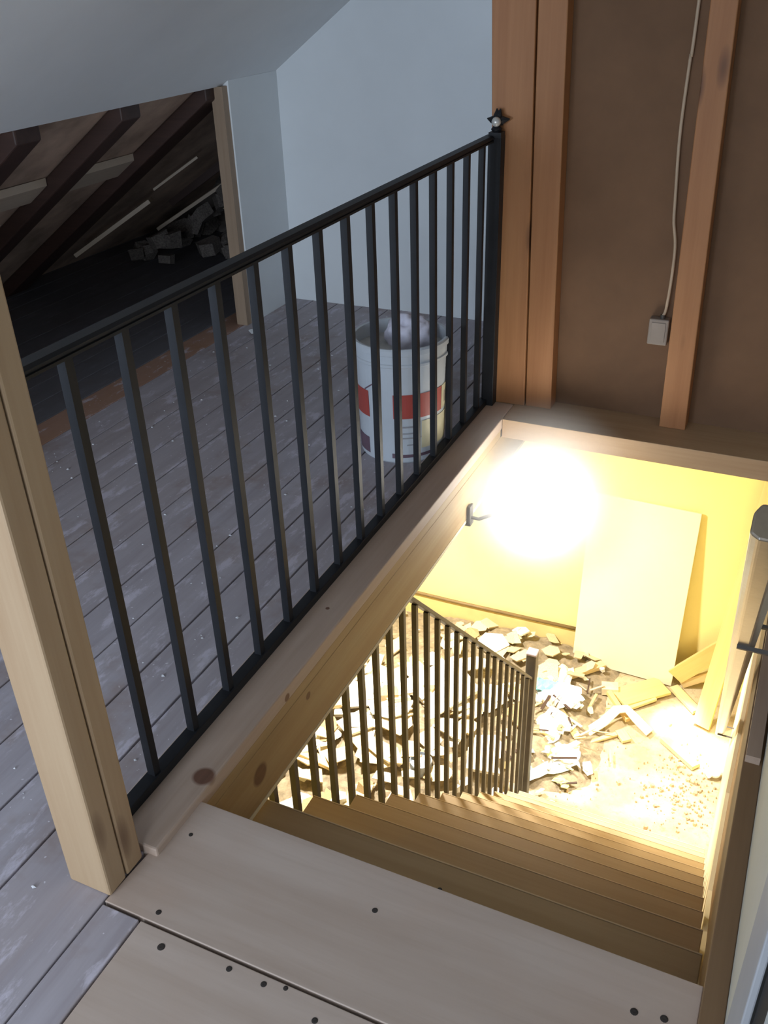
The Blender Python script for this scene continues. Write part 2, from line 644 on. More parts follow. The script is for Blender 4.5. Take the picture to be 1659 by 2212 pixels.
# ------------------------------------------------------------------ setting: lower storey
bm = BM()
nx, ny = 90, 90
g = []
for i in range(nx + 1):
    row = []
    for j in range(ny + 1):
        x = -2.8 + 4.0 * i / nx
        y = -0.2 + 4.4 * j / ny
        z = LZ - 0.012 + 0.014 * mnoise.noise((x * 3, y * 3, 0)) + 0.007 * mnoise.noise((x * 11, y * 11, 3))
        z = min(z, LZ)
        row.append(bm.verts.new((x, y, z)))
    g.append(row)
for i in range(nx):
    for j in range(ny):
        bm.faces.new([g[i][j], g[i + 1][j], g[i + 1][j + 1], g[i][j + 1]])
struct('floor_lower', bm, M['ground'], smooth=True)
quick('wall_lower_far', (-2.8, 4.0, LZ - 0.03), (1.09, 4.05, -0.25), M['yellow'])
quick('baseboard_far', (-2.8, 3.982, LZ - 0.02), (0.55, 4.0, LZ + 0.165), M['skirt'], bevel=0.003)
quick('wall_lower_left', (-2.84, -0.2, LZ - 0.03), (-2.8, 4.05, -0.25), M['yellow'])
quick('wall_lower_near', (-2.8, -0.24, LZ - 0.03), (1.09, -0.2, -0.25), M['yellow'])
quick('wall_lower_right', (1.056, -0.2, LZ - 0.03), (1.09, 3.0, -0.246), BROWN)
quick('wall_lower_right_far', (1.056, 3.0, LZ - 0.03), (1.09, 4.0, -0.246), M['yellow'])
bm = BM()
prism(bm, [(0.22, LZ), (3.46, LZ), (3.245, -2.327), (3.007, -1.687), (2.405, -1.066), (1.8, -1.42), (1.3, -1.38), (0.25, -0.70)], 'x', 1.042, 1.056)
struct('trim_5', bm, M['panel'])
bm = BM()
box(bm, (-2.8, -0.2, -0.25), (0.098, 4.0, -0.238))
struct('ceiling_lower', bm, M['panel'])
quick('ceiling_lower_far', (0.098, 2.15, -0.25), (1.056, 4.0, -0.238), M['panel'])

# ------------------------------------------------------------------ beam, post, studs, plywood
t = empty('floor_beam', (0.03, 0.85, -0.238), 'long pine beam under the upper black railing along the stair opening', 'beam')
bm = BM()
box(bm, (-0.033, -0.135, -0.062), (0.1005, 1.93, -0.022))
o = sub('top_plank', bm, BEAM, t, bevel=0.004)
bm = BM()
box(bm, (-0.030, -0.02, -0.237), (0.098, 2.148, -0.0925))
box(bm, (-0.030, -0.02, -0.0925), (0.098, 1.80, -0.0625))
o2 = sub('joist', bm, JOIST, t, bevel=0.002)
# knots are given in world coordinates
for mt in (BEAM, JOIST):
    for n in mt.node_tree.nodes:
        if n.type == 'VECT_MATH' and n.operation == 'DISTANCE':
            v = Vector(n.inputs[1].default_value) - Vector((0.03, 0.85, -0.238))
            n.inputs[1].default_value = v

t = empty('timber_post', (0.032, -0.19, FZ), 'tall double pine post at the near end of the upper railing', 'post')
bm = BM()
box(bm, (-0.012, -0.236, FZ), (0.077, -0.192, 2.05))
sub('board', bm, PINE['z'], t, bevel=0.004)
bm = BM()
box(bm, (-0.012, -0.1885, FZ), (0.077, -0.146, 2.05))
sub('board', bm, PINE['z'], t, bevel=0.004)
bm = BM()
box(bm, (-0.008, -0.19, 2.05), (0.073, -0.15, 2.44))
sub('extension', bm, PINE['z'], t)


def stud(name, xb0, xb1, xt0, xt1, label, mat, y0=1.93, y1=1.999):
    bm = BM()
    k = (2.44 + 0.022) / 1.242
    xT0 = xb0 + (xt0 - xb0) * k
    xT1 = xb1 + (xt1 - xb1) * k
    hexa(bm, [(xb0, y0, -0.022), (xb1, y0, -0.022), (xb1, y1, -0.022), (xb0, y1, -0.022)],
         [(xT0, y0, 2.44), (xT1, y0, 2.44), (xT1, y1, 2.44), (xT0, y1, 2.44)])
    o = link(name, bm, mat, bevel=0.003)
    return tag(o, label, 'stud')


stud('wall_stud', 0.018, 0.138, -0.020, 0.112, 'leftmost orange pine stud, directly behind the black railing end post', STUD['z'])
stud('wall_stud', 0.142, 0.232, 0.117, 0.203, 'orange pine stud second from the left, doubled against the leftmost stud', STUD['z'], 1.934)
stud('wall_stud', 0.601, 0.684, 0.586, 0.657, 'single slim pine stud on the right beside the cream cable and grey box', STUD['z'])


def sheet(x0, x1, y0, y1, skew, label, screws):
    bm = BM()
    zt = FZ - 0.0006
    hexa(bm, [(x0, y0, zt - 0.018), (x1, y0, zt - 0.018), (x1, y1, zt - 0.018), (x0 + skew, y1, zt - 0.018)],
         [(x0, y0, zt), (x1, y0, zt), (x1, y1, zt), (x0 + skew, y1, zt)])
    o = link('plywood_sheet', bm, M['ply'], loc=((x0 + x1) / 2, (y0 + y1) / 2, zt - 0.018), bevel=0.0015)
    tag(o, label, 'plywood')
    for (x, y, r) in screws:
        b2 = BM()
        lathe(b2, [(0.0, 0.0006), (r * 0.5, 0.0008), (r, 0.0004), (r * 1.1, -0.001)], (x, y, zt), 12)
        sub('screw', b2, M['screw'], o)
    return o


sheet(0.072, 1.026, -0.246, 0.004, 0.017, 'pale plywood sheet forming the landing edge at the top of the stairs',
      [(0.127, -0.07, .004), (0.171, -0.227, .005), (0.505, -0.078, .005), (0.937, -0.079, .006), (0.98, -0.072, .006)])
sheet(0.153, 1.026, -1.35, -0.252, 0.0, 'pale plywood sheet in the bottom foreground behind a thin dark joint',
      [(0.214, -0.278, .0065), (0.337, -0.266, .005), (0.401, -0.266, .005), (0.436, -0.258, .004), (0.502, -0.285, .005)])

# ------------------------------------------------------------------ upper railing
H = 0.8475
t = empty('upper_railing', (0, 0.9, -0.022), 'black metal railing with thin square bars on the pine beam upstairs', 'railing')
bm = BM()
prof = [(-.017, .010), (-.017, .014), (-.012, .019), (.012, .019), (.017, .014), (.017, .010), (.011, .0085), (.011, .0055), (.0135, .004),
        (.0135, -.001), (-.0135, -.001), (-.0135, .004), (-.011, .0055), (-.011, .0085)]
prism(bm, [(p[0], p[1] + H) for p in prof], 'y', -0.146, 1.90)
sub('top_rail', bm, M['black'], t)
bm = BM()
box(bm, (-0.014, -0.146, -0.022), (0.014, 1.90, 0.0))
sub('bottom_rail', bm, M['black'], t, bevel=0.002)
for i in range(15):
    bm = BM()
    y = i * 0.13
    box(bm, (-0.0085, y - 0.0085, -0.001), (0.0085, y + 0.0085, H))
    sub('baluster', bm, M['black'], t)
bm = BM()
box(bm, (-0.006, 1.888, -0.022), (0.036, 1.929, H + 0.015))
sub('end_post', bm, M['black'], t, bevel=0.002)
bm = BM()
fx, fy, fz = 0.018, 1.895, H + 0.058
box(bm, (fx - .02, fy - .016, H + 0.012), (fx + .02, fy + .022, H + 0.028))
lathe(bm, [(0.012, H + .028), (.017, H + .036), (.010, H + .045), (.014, H + .052)], (fx, fy, 0), 16, True)
for a, L in ((8, .037), (172, .035), (78, .034), (98, .034), (-35, .020), (215, .020)):
    d = Vector((math.cos(R(a)), 0.25, math.sin(R(a))))
    tube(bm, [Vector((fx, fy + .004, fz)), Vector((fx, fy + .004, fz)) + d * L * .5, Vector((fx, fy + .004, fz)) + d * L], [.014, .011, .0015], 8)
fin = sub('finial', bm, M['black'], t)
bm = BM()
ball(bm, (fx + .003, fy - .014, fz), .014)
sub('finial_ball', bm, M['chrome'], fin, smooth=True, label='pale glassy ball in the finial')

# ------------------------------------------------------------------ staircase
EDGE = wood('raw_edge_highlight_', (0.74, 0.58, 0.36), (0.62, 0.46, 0.26), 'x', vk=False)  # raw wood made paler: lit nosing highlight put into the colour
t = empty('staircase', (0.55, 1.2, LZ), 'steep straight pine staircase leading down to the rubble covered floor', 'staircase')
TOP = 0
for i in range(1, 12):
    yn, zn = nose(i)
    bm = BM()
    box(bm, (XS, yn - RUN - 0.025, zn - 0.03), (XR, yn, zn))
    tr = sub('tread', bm, TREAD, t, bevel=0.002)
    bm = BM()
    box(bm, (XS, yn + 0.0002, zn - 0.029), (XR, yn + 0.0035, zn + 0.0006))
    sub('nosing_edge', bm, EDGE, tr, bevel=0.001, label='raw front edge, lamplit highlight in its colour')
    if i == 1:
        for (x, y) in ((0.528, 0.159), (0.973, 0.151), (0.14, 0.10), (0.17, 0.115)):
            b2 = BM()
            lathe(b2, [(0.0, 0.0006), (0.003, 0.0008), (0.005, 0.0004), (0.0055, -0.001)], (x, y, zn), 12)
            sub('screw', b2, M['screw'], tr)
for i in range(0, 12):
    yn, zn = nose(i)
    bm = BM()
    zt = zn - (0.0305 if i else 0.0195)
    box(bm, (XS + 0.002, yn - 0.04, zt - RISE + (0.0305 if i else 0.02)), (XR - 0.002, yn - 0.024, zt))
    sub('riser', bm, TREAD, t)
for x0, x1 in ((XS + 0.003, XS + 0.028), (XR - 0.028, XR - 0.003)):
    bm = BM()
    pts = []
    y1, z1 = nose(1)
    y11, z11 = nose(11)
    pts = [(y1 - 0.18, z1 - 0.04), (y1 - 0.18, z1 - 0.26), (y11 - 0.02, LZ), (y11 - 0.045, LZ)]
    pts = [(y1 - 0.2, z1 - 0.06), (y1 - 0.2, z1 - 0.40), (y11 - 0.18, LZ), (y11 - 0.05, LZ), (y11 - 0.05, z11 - 0.06), (y11 - 0.2, z11 - 0.04)]
    prism(bm, pts, 'x', x0, x1)
    sub('stringer', bm, PINE['y'], t)

# ------------------------------------------------------------------ lower stair railing
t = empty('stair_railing', (0.045, 1.7, LZ), 'grey brown metal railing sloping down the left side of the stairs to a newel', 'railing')


def railz(y):
    return -0.375 - 1.011 * (y - 1.153)


RXL = 0.045
bm = BM()
bar(bm, (RXL, 1.06, railz(1.06) + 0.012), (RXL, 2.62, railz(2.62) + 0.012), 0.030, 0.013)
sub('sloping_rail', bm, M['bronze'], t, bevel=0.002)
ys = []
y = 0.311
while y < 2.60:
    ys.append(y)
    y += 0.0945
for y in ys:
    bm = BM()
    zb = max(FZ - (y - Y0) * RISE / RUN - 0.20, LZ + 0.02)
    zt = -0.25 if y < 1.04 else min(-0.25, railz(y) + 0.004)
    box(bm, (RXL - 0.008, y - 0.008, zb), (RXL + 0.008, y + 0.008, zt))
    sub('baluster', bm, M['bronze'], t)
bm = BM()
bar(bm, (RXL, 0.28, FZ - 0.284 * RISE / RUN - 0.22), (RXL, 2.52, FZ - 2.524 * RISE / RUN - 0.13), 0.016, 0.02)
sub('bottom_bar', bm, M['bronze'], t)
bm = BM()
box(bm, (RXL - 0.026, 2.615, LZ - 0.01), (RXL + 0.026, 2.667, -1.70))
nw = sub('newel_post', bm, M['bronze'], t, bevel=0.004)
bm = BM()
box(bm, (RXL - 0.028, 2.613, -1.702), (RXL + 0.028, 2.669, -1.685))
sub('post_cap', bm, plain('lilac_grey_cap', (0.33, 0.28, 0.30), 0.5), nw, bevel=0.006)

# ------------------------------------------------------------------ handrail on the right-hand wall


def hz(y):
    return -0.04 - 0.997 * y + 0.85


t = empty('wall_handrail', (1.0, 1.6, -1.5), 'varnished dark wooden handrail on brackets along the right wall of the stairs', 'handrail')
bm = BM()
p0, p1 = Vector((0.983, 0.0, hz(0.0) - 0.02)), Vector((0.981, 3.02, hz(3.02) - 0.02))
d = (p1 - p0).normalized()
s = Vector((1, 0, 0))
u = s.cross(d).normalized()
prof = [(-.022, -.018), (-.022, .006), (-.015, .018), (.015, .018), (.022, .006), (.022, -.018), (.012, -.024), (-.012, -.024)]
for sgn in (1,):
    if u.z < 0:
        u = -u
A = [bm.verts.new(p0 + s * a + u * b) for a, b in prof]
B = [bm.verts.new(p1 + s * a + u * b) for a, b in prof]
bm.faces.new(A)
bm.faces.new(B[::-1])
for i in range(len(prof)):
    j = (i + 1) % len(prof)
    bm.faces.new([A[i], B[i], B[j], A[j]])
sub('rail', bm, HAND, t, bevel=0.003)
for y in (0.58, 2.86):
    bm = BM()
    c = p0.lerp(p1, (y - p0.y) / (p1.y - p0.y))
    yy = Vector((0, d.y, d.z))
    bar(bm, c + u * 0.020 - Vector((0.02, 0, 0)), c + u * 0.020 + Vector((0.078, 0, 0)), 0.022, 0.006, side=yy)
    bar(bm, c - u * 0.027 - Vector((0.01, 0, 0)), c - u * 0.027 + Vector((0.078, 0, 0)), 0.014, 0.008, side=yy)
    sub('bracket', bm, M['bronze'], t)
bm = BM()
box(bm, (1.029, 0.50, -0.0299), (1.056, 1.79, -0.012))
tag(link('wood_batten', bm, wood('pinkish_batten_', (0.44, 0.33, 0.25), (0.33, 0.23, 0.17), 'y', vk=False)),
    'pale pinkish batten lying along the top of the brown joist right of the stairs', 'batten')

# ------------------------------------------------------------------ cable and box on the sheathing
pts = [(0.552, 1.992, 2.43), (0.548, 1.992, 1.213), (0.544, 1.992, 1.067), (0.542, 1.992, 0.874), (0.552, 1.990, 0.694), (0.557, 1.988, 0.626),
       (0.570, 1.985, 0.558), (0.572, 1.985, 0.458), (0.568, 1.983, 0.36), (0.561, 1.980, 0.337)]
dense = []
for i in range(len(pts) - 1):
    for q in range(6):
        a, b2 = Vector(pts[i]), Vector(pts[i + 1])
        p_ = Vector(pts[max(i - 1, 0)])
        n_ = Vector(pts[min(i + 2, len(pts) - 1)])
        tt = q / 6
        if i == 0:
            dense.append(a.lerp(b2, tt))
        else:
            dense.append(0.5 * ((2 * a) + (-p_ + b2) * tt + (2 * p_ - 5 * a + 4 * b2 - n_) * tt ** 2 + (-p_ + 3 * a - 3 * b2 + n_) * tt ** 3))
dense.append(Vector(pts[-1]))
bm = BM()
tube(bm, dense, 0.0048, 10)
tag(link('electric_cable', bm, M['cable'], smooth=True), 'cream electric cable hanging down the brown board to a grey box', 'cable')
t = empty('socket_box', (0.553, 1.985, 0.243), 'small grey square socket box on the brown board beside the slim stud', 'socket box')
bm = BM()
box(bm, (0.523, 1.965, 0.243), (0.585, 1.9995, 0.328))
sub('box', bm, M['ebox'], t, bevel=0.004)
bm = BM()
box(bm, (0.532, 1.963, 0.254), (0.576, 1.9655, 0.317))
sub('cover', bm, M['ebox'], t, bevel=0.001)
bm = BM()
tube(bm, [(0.561, 1.980, 0.326), (0.561, 1.980, 0.340)], 0.008, 12)
sub('cable_gland', bm, M['bronze'], t)

# ------------------------------------------------------------------ bucket upstairs
bx, by = -0.150, 1.53
t = empty('plastic_bucket', (bx, by, FZ), 'white plastic bucket with red bands standing on the floorboards behind the railing', 'bucket')


def brad(z):                     # radius at height z above the floor
    return 0.133 + (0.147 - 0.133) * z / 0.385


bm = BM()
lathe(bm, [(0.02, 0.0), (0.128, 0.0), (0.133, 0.006), (0.1465, 0.375), (0.141, 0.375), (0.128, 0.02), (0.02, 0.02)], (bx, by, FZ), 56)
sub('body', bm, M['bucket'], t, smooth=False)
bm = BM()
lathe(bm, [(0.1465, 0.325), (0.1505, 0.328), (0.1505, 0.336), (0.147, 0.338), (0.1475, 0.362), (0.1525, 0.365), (0.1530, 0.380), (0.149, 0.385), (0.1405, 0.384), (0.1405, 0.36)],
      (bx, by, FZ), 56)
rim = sub('rim', bm, M['bucket'], t)
bm = BM()
lathe(bm, [(0.0, 0.330), (0.08, 0.332), (0.1395, 0.342), (0.1395, 0.335), (0.0, 0.32)], (bx, by, FZ), 40)
sub('contents', bm, M['bucketin'], t, label='grey plaster residue inside the bucket')


def wrap(a0, a1, z0, z1, name, mat, skew=0.0):
    bm = BM()
    n = max(3, int(abs(a1 - a0) / 4))
    cols = []
    for i in range(n + 1):
        a = R(a0 + (a1 - a0) * i / n)
        zs = skew * i / n
        q = []
        for zz, off in ((z0 + zs, 0.0004), (z1 + zs, 0.0004), (z1 + zs, 0.0016), (z0 + zs, 0.0016)):
            r = brad(zz) + off
            q.append(bm.verts.new((bx + r * math.cos(a), by + r * math.sin(a), FZ + zz)))
        cols.append(q)
    for a, b2 in zip(cols, cols[1:]):
        for k in range(4):
            bm.faces.new([a[k], a[(k + 1) % 4], b2[(k + 1) % 4], b2[k]])
    bm.faces.new(cols[0])
    bm.faces.new(cols[-1][::-1])
    return sub(name, bm, mat, t)


wrap(-77, -6, 0.158, 0.238, 'red_band', M['red'])
wrap(-158, -112, 0.150, 0.238, 'red_band', M['red'])
wrap(-5, 22, 0.158, 0.238, 'side_print', M['label'])
wrap(2, 14, 0.175, 0.215, 'side_print', M['ink'])
wrap(-80, -76, 0.020, 0.036, 'print_line', M['ink'])
wrap(-74, -5, 0.022, 0.032, 'print_line', M['ink'])
wrap(-70, -42, 0.126, 0.131, 'print_line', M['faint'])
wrap(-66, -46, 0.104, 0.108, 'print_line', M['faint'])
wrap(-70, -40, 0.088, 0.092, 'print_line', M['faint'])
wrap(-60, -44, 0.064, 0.068, 'print_line', M['faint'])
wrap(-146, -116, 0.02, 0.075, 'side_print', M['ink'], 0.0)
wrap(-118, -95, 0.238, 0.243, 'print_line', M['ink'], 0.04)
wrap(-40, 20, 0.05, 0.145, 'side_print', M['label'])
bm = BM()
ret = bmesh.ops.create_icosphere(bm, subdivisions=4, radius=1)
for v in ret['verts']:
    q = v.co.copy()
    dsp = 1 + 0.28 * mnoise.noise(q * 1.9 + Vector((3, 1, 2))) + 0.14 * mnoise.noise(q * 5.3)
    v.co = Vector((bx + 0.006 + q.x * 0.072 * dsp, by + 0.05 + q.y * 0.055 * dsp, FZ + 0.36 + q.z * 0.075 * dsp))
tag(link('plaster_lump', bm, M['rag'], smooth=True), 'crumpled pale lump sticking out of the white bucket', 'lump')

# ------------------------------------------------------------------ eaves junk


def roofz(x, off=0.0):
    return 0.962 + 0.7 * (x + 1.29) - off


def rafter(y, w, label, xb=-2.75):
    bm = BM()
    x0, x1 = xb, -1.30
    dn = 0.075
    hexa(bm, [(x0, y, roofz(x0) - dn), (x1, y, roofz(x1) - dn), (x1, y + w, roofz(x1) - dn), (x0, y + w, roofz(x0) - dn)],
         [(x0, y, roofz(x0) - .002), (x1, y, roofz(x1) - .002), (x1, y + w, roofz(x1) - .002), (x0, y + w, roofz(x0) - .002)])
    tag(link('roof_rafter', bm, DARKW['x'], bevel=0.006), label, 'rafter')


rafter(1.28, 0.11, 'dark rafter at the left edge of the photo inside the eaves hatch')
rafter(1.785, 0.105, 'dark sloping rafter crossing the pale batten inside the eaves hatch')
rafter(2.30, 0.14, 'dark sloping rafter nearest the right side of the eaves hatch')
for (ya, yb, name_l) in ((0.6, 1.78, 'pale horizontal batten left of the middle rafter in the eaves'),
                         (1.90, 2.31, 'short pale horizontal batten right of the middle rafter in the eaves')):
    bm = BM()
    x0, x1 = -1.80, -1.70
    hexa(bm, [(x0, ya, roofz(x0) - .032), (x1, ya, roofz(x1) - .032), (x1, yb, roofz(x1) - .032), (x0, yb, roofz(x0) - .032)],
         [(x0, ya, roofz(x0) - .004), (x1, ya, roofz(x1) - .004), (x1, yb, roofz(x1) - .004), (x0, yb, roofz(x0) - .004)])
    tag(link('roof_batten', bm, GREYW['y']), name_l, 'batten')


def stick(name, p0, p1, w, h, mat, label, cat, group=None, roll=0.0):
    p0, p1 = Vector(p0), Vector(p1)
    d = p1 - p0
    L = d.length
    bm = BM()
    box(bm, (0, -w / 2, -h / 2), (L, w / 2, h / 2))
    X = d.normalized()
    Z = Vector((0, 0, 1)) - X * X.z
    if Z.length < 1e-3:
        Z = Vector((0, 1, 0))
    Z.normalize()
    Y = Z.cross(X)
    mtx = Matrix((X, Y, Z)).transposed() @ Matrix.Rotation(roll, 3, 'X')
    o = link(name, bm, mat, loc=p0, rot=mtx.to_euler(), bevel=0.002)
    return tag(o, label, cat, group)


stick('old_lath', (-2.35, 3.20, 0.10), (-1.70, 3.50, 0.52), 0.03, 0.018, GREYW['x'], 'long thin grey lath leaning in the dark eaves rubble', 'lath')
stick('old_plank', (-2.35, 2.55, 0.13), (-1.98, 2.72, 0.38), 0.075, 0.02, GREYW['x'], 'short grey plank end leaning under the middle rafter in the eaves', 'plank')
stick('old_lath', (-1.98, 2.75, 0.42), (-1.78, 2.86, 0.56), 0.02, 0.012, GREYW['x'], 'short thin lath under the right hand rafter in the eaves', 'lath')
stick('old_beam', (-2.35, 3.35, 0.22), (-1.45, 3.62, 0.82), 0.06, 0.06, DARKW['x'], 'dark square beam leaning on the eaves rubble near the hatch jamb', 'beam')
bm = BM()
tube(bm, [(-1.86, 3.52, 0.74), (-1.80, 3.46, 0.72), (-1.74, 3.44, 0.66), (-1.73, 3.44, 0.58), (-1.78, 3.42, 0.52), (-1.90, 3.38, 0.45)], 0.012, 8)
tag(link('bent_pipe', bm, GREYW['x'], smooth=True), 'bent grey pipe hooked over the dark rubble in the eaves', 'pipe')


def chunk_mesh(n, seed, flat):
    rnd = random.Random(seed)
    bm = BM()
    k = rnd.randint(4, 6)
    st = rnd.uniform(0.5, 0.95)
    A, B = [], []
    for i in range(k):
        a = 2 * math.pi * (i + rnd.uniform(-0.3, 0.3)) / k
        r = rnd.uniform(0.65, 1.2)
        x, y = r * math.cos(a), st * r * math.sin(a)
        A.append(bm.verts.new((x * rnd.uniform(.86, 1), y * rnd.uniform(.86, 1), -flat * rnd.uniform(.8, 1.1))))
        B.append(bm.verts.new((x, y, flat * rnd.uniform(.8, 1.2))))
    bm.faces.new(A[::-1])
    bm.faces.new(B)
    for i in range(k):
        bm.faces.new([A[i], A[(i + 1) % k], B[(i + 1) % k], B[i]])
    bmesh.ops.recalc_face_normals(bm, faces=bm.faces)
    me = bpy.data.meshes.new(n)
    bm.to_mesh(me)
    bm.free()
    return me


FLATS = [chunk_mesh('plaster_piece', 100 + i, 0.04 + 0.013 * (i % 4)) for i in range(12)]
LUMPS = [chunk_mesh('rubble_stone', 300 + i, 0.45) for i in range(8)]


def chunk(name, me, mat, loc, size, rot, label, cat, group=None):
    o = bpy.data.objects.new(name, me.copy() if False else me)
    COL.objects.link(o)
    o.location = loc
    o.scale = (size, size, size)
    o.rotation_euler = rot
    if not me.materials:
        me.materials.append(mat)
    o.material_slots[0].link = 'OBJECT'
    o.material_slots[0].material = mat
    tag(o, label, cat, group)
    return o


rnd = random.Random(11)
for i in range(46):
    x = rnd.uniform(-2.4, -1.45)
    y = rnd.uniform(2.9, 3.7)
    h = max(0, (y - 2.9) * 0.7) * rnd.uniform(0.1, 0.95)
    h = min(h, roofz(x) - 0.22)
    chunk('rubble_stone', rnd.choice(LUMPS), M['stone'], (x, y, FZ + 0.05 + max(h, 0)), rnd.uniform(0.05, 0.11),
          (rnd.uniform(-.6, .6), rnd.uniform(-.6, .6), rnd.uniform(0, 6)),
          'dark stone in the rubble heap at the end of the eaves', 'stone', 'stones in the eaves rubble heap')
for (x, y, z, s) in ((-1.62, 3.28, 0.30, .05), (-1.50, 3.15, 0.17, .07), (-1.85, 3.2, 0.26, .06)):
    chunk('plaster_piece', rnd.choice(FLATS), M['cream'], (x, y, z), s, (rnd.uniform(.2, .8), rnd.uniform(-.6, .6), rnd.uniform(0, 6)),
          'pale plaster piece lying on the dark eaves rubble', 'plaster piece', 'pale pieces on the eaves rubble')

# flakes of plaster on the upstairs boards
bm = BM()
rnd = random.Random(5)
for i in range(260):
    x, y = rnd.uniform(-1.25, -0.05), rnd.uniform(-0.6, 2.7)
    s = rnd.choice((0.0015, 0.002, 0.003, 0.004, 0.006))
    r0 = rnd.uniform(0, 6.28)
    vs = [bm.verts.new((x + s * math.cos(r0 + q * 1.57), y + s * math.sin(r0 + q * 1.57) * rnd.uniform(.5, 1), FZ + 0.0012)) for q in range(4)]
    tp = bm.verts.new((x, y, FZ + 0.0012 + s * 0.6))
    for q in range(4):
        bm.faces.new([vs[q], vs[(q + 1) % 4], tp])
o = link('plaster_flakes', bm, plain('white_plaster_flakes', (0.62, 0.62, 0.64), 0.8))
tag(o, 'scattered white plaster flakes on the upstairs floorboards', 'flakes', kind='stuff')
chunk('plaster_piece', FLATS[3], M['white'], (-1.18, 2.27, FZ + 0.013), 0.024, (0.5, 0.3, 1.0), 'small white plaster piece on the boards beside the hatch jamb', 'plaster piece')

# ------------------------------------------------------------------ lower room: board, pipe, planks
bm = BM()
tilt = math.atan2(0.095, 1.22)
box(bm, (-0.325, -0.0065, 0.0), (0.325, 0.0065, 1.235))
o = link('plasterboard_sheet', bm, M['board'], loc=(0.318, 3.893, LZ + 0.001), rot=(-tilt, 0, R(-2.0)), bevel=0.002)
tag(o, 'cream plasterboard offcut leaning upright against the yellow wall downstairs', 'plasterboard')
bm = BM()
tube(bm, [(-2.78, 3.975, LZ + 0.182), (-0.9, 3.972, LZ + 0.180), (0.02, 3.975, LZ + 0.196)], 0.012, 12)
tag(link('wall_pipe', bm, M['pipe'], smooth=True), 'thin brown pipe running along the top of the skirting downstairs', 'pipe')
bm = BM()
prism(bm, [(-1.0, LZ + 0.004), (-0.10, LZ + 0.004), (-0.10, LZ + 0.055), (-0.5, LZ + 0.05), (-1.0, LZ + 0.022)], 'y', 3.945, 3.965)
tag(link('skirting_strip', bm, M['skirt']), 'loose yellow skirting strip lying along the foot of the far wall', 'strip')

stick('leaning_plank', (0.872, 3.575, LZ + 0.01), (1.005, 3.955, -1.10), 0.105, 0.022, ORANGE['x'],
      'orange pine plank leaning upright in the far corner downstairs', 'plank', roll=R(90) * 0)
stick('pine_board', (0.655, 3.89, LZ + 0.075), (1.02, 3.93, LZ + 0.50), 0.02, 0.12, ORANGE['x'],
      'orange board slanting up behind the leaning orange plank', 'board')
stick('pine_board', (0.70, 3.90, LZ + 0.02), (0.98, 3.955, LZ + 0.20), 0.02, 0.06, PALE['x'],
      'low slanting board under the orange board in the far corner', 'board')
stick('pine_offcut', (-0.17, 3.39, LZ + 0.10), (0.205, 3.86, LZ + 0.05), 0.055, 0.03, PALE['x'],
      'pale plank pointing right behind the newel post', 'plank')
stick('pine_offcut', (0.685, 3.375, LZ + 0.016), (0.895, 3.215, LZ + 0.016), 0.055, 0.03, PALE['x'],
      'pale plank lying alone on the dusty floor right of the rubble', 'plank')
stick('pine_offcut', (0.36, 3.60, LZ + 0.03), (0.60, 3.84, LZ + 0.02), 0.16, 0.02, ORANGE['x'],
      'wide tan board lying flat in front of the cream plasterboard', 'board')
stick('brick_piece', (0.245, 3.655, LZ + 0.03), (0.345, 3.68, LZ + 0.035), 0.075, 0.05, M['cream'],
      'tan brick piece in front of the cream plasterboard', 'brick')
stick('pine_offcut', (0.66, 3.86, LZ + 0.014), (0.83, 3.69, LZ + 0.012), 0.06, 0.024, PALE['x'],
      'short pale plank at the lower right corner of the cream plasterboard', 'plank')
stick('pine_offcut', (0.30, 3.40, LZ + 0.012), (0.575, 3.70, LZ + 0.02), 0.03, 0.02, PALE['x'],
      'thin pale stick between the rubble and the wide tan board', 'stick')
stick('pine_offcut', (0.27, 3.16, LZ + 0.012), (0.42, 3.30, LZ + 0.016), 0.026, 0.016, PALE['x'],
      'thin pale stick at the right edge of the rubble under the bent strip', 'stick')
stick('pine_offcut', (0.30, 3.60, LZ + 0.06), (0.46, 3.43, LZ + 0.03), 0.03, 0.03, ORANGE['x'],
      'short orange block between the bent white strip and the tan board', 'block')
stick('pine_offcut', (0.43, 3.34, LZ + 0.014), (0.49, 3.27, LZ + 0.012), 0.06, 0.02, PALE['x'],
      'little pale wood block right of the thin stick on the dusty floor', 'block')
stick('pine_offcut', (-0.05, 3.42, LZ + 0.10), (0.22, 3.13, LZ + 0.07), 0.05, 0.012, PALE['x'],
      'thin pale slat lying across the plastic sheeting beside the newel', 'slat')
stick('pine_offcut', (-0.30, 3.92, LZ + 0.06), (-0.05, 3.72, LZ + 0.04), 0.04, 0.02, ORANGE['x'],
      'tan stick in the rubble behind the newel post top', 'stick')
for i, (a, b2, l) in enumerate((
        ((-1.45, 2.35, LZ + .15), (-0.95, 2.28, LZ + .16), 'long cream plank lowest in the rubble behind the stair railing'),
        ((-1.30, 2.55, LZ + .24), (-0.85, 2.85, LZ + .26), 'cream plank crossing the rubble at the left of the stair railing'),
        ((-0.75, 2.25, LZ + .12), (-0.35, 2.62, LZ + .15), 'cream plank in the rubble nearest the lower stair treads'))):
    stick('rubble_plank', a, b2, 0.06, 0.025, PALE['x'], l, 'plank')
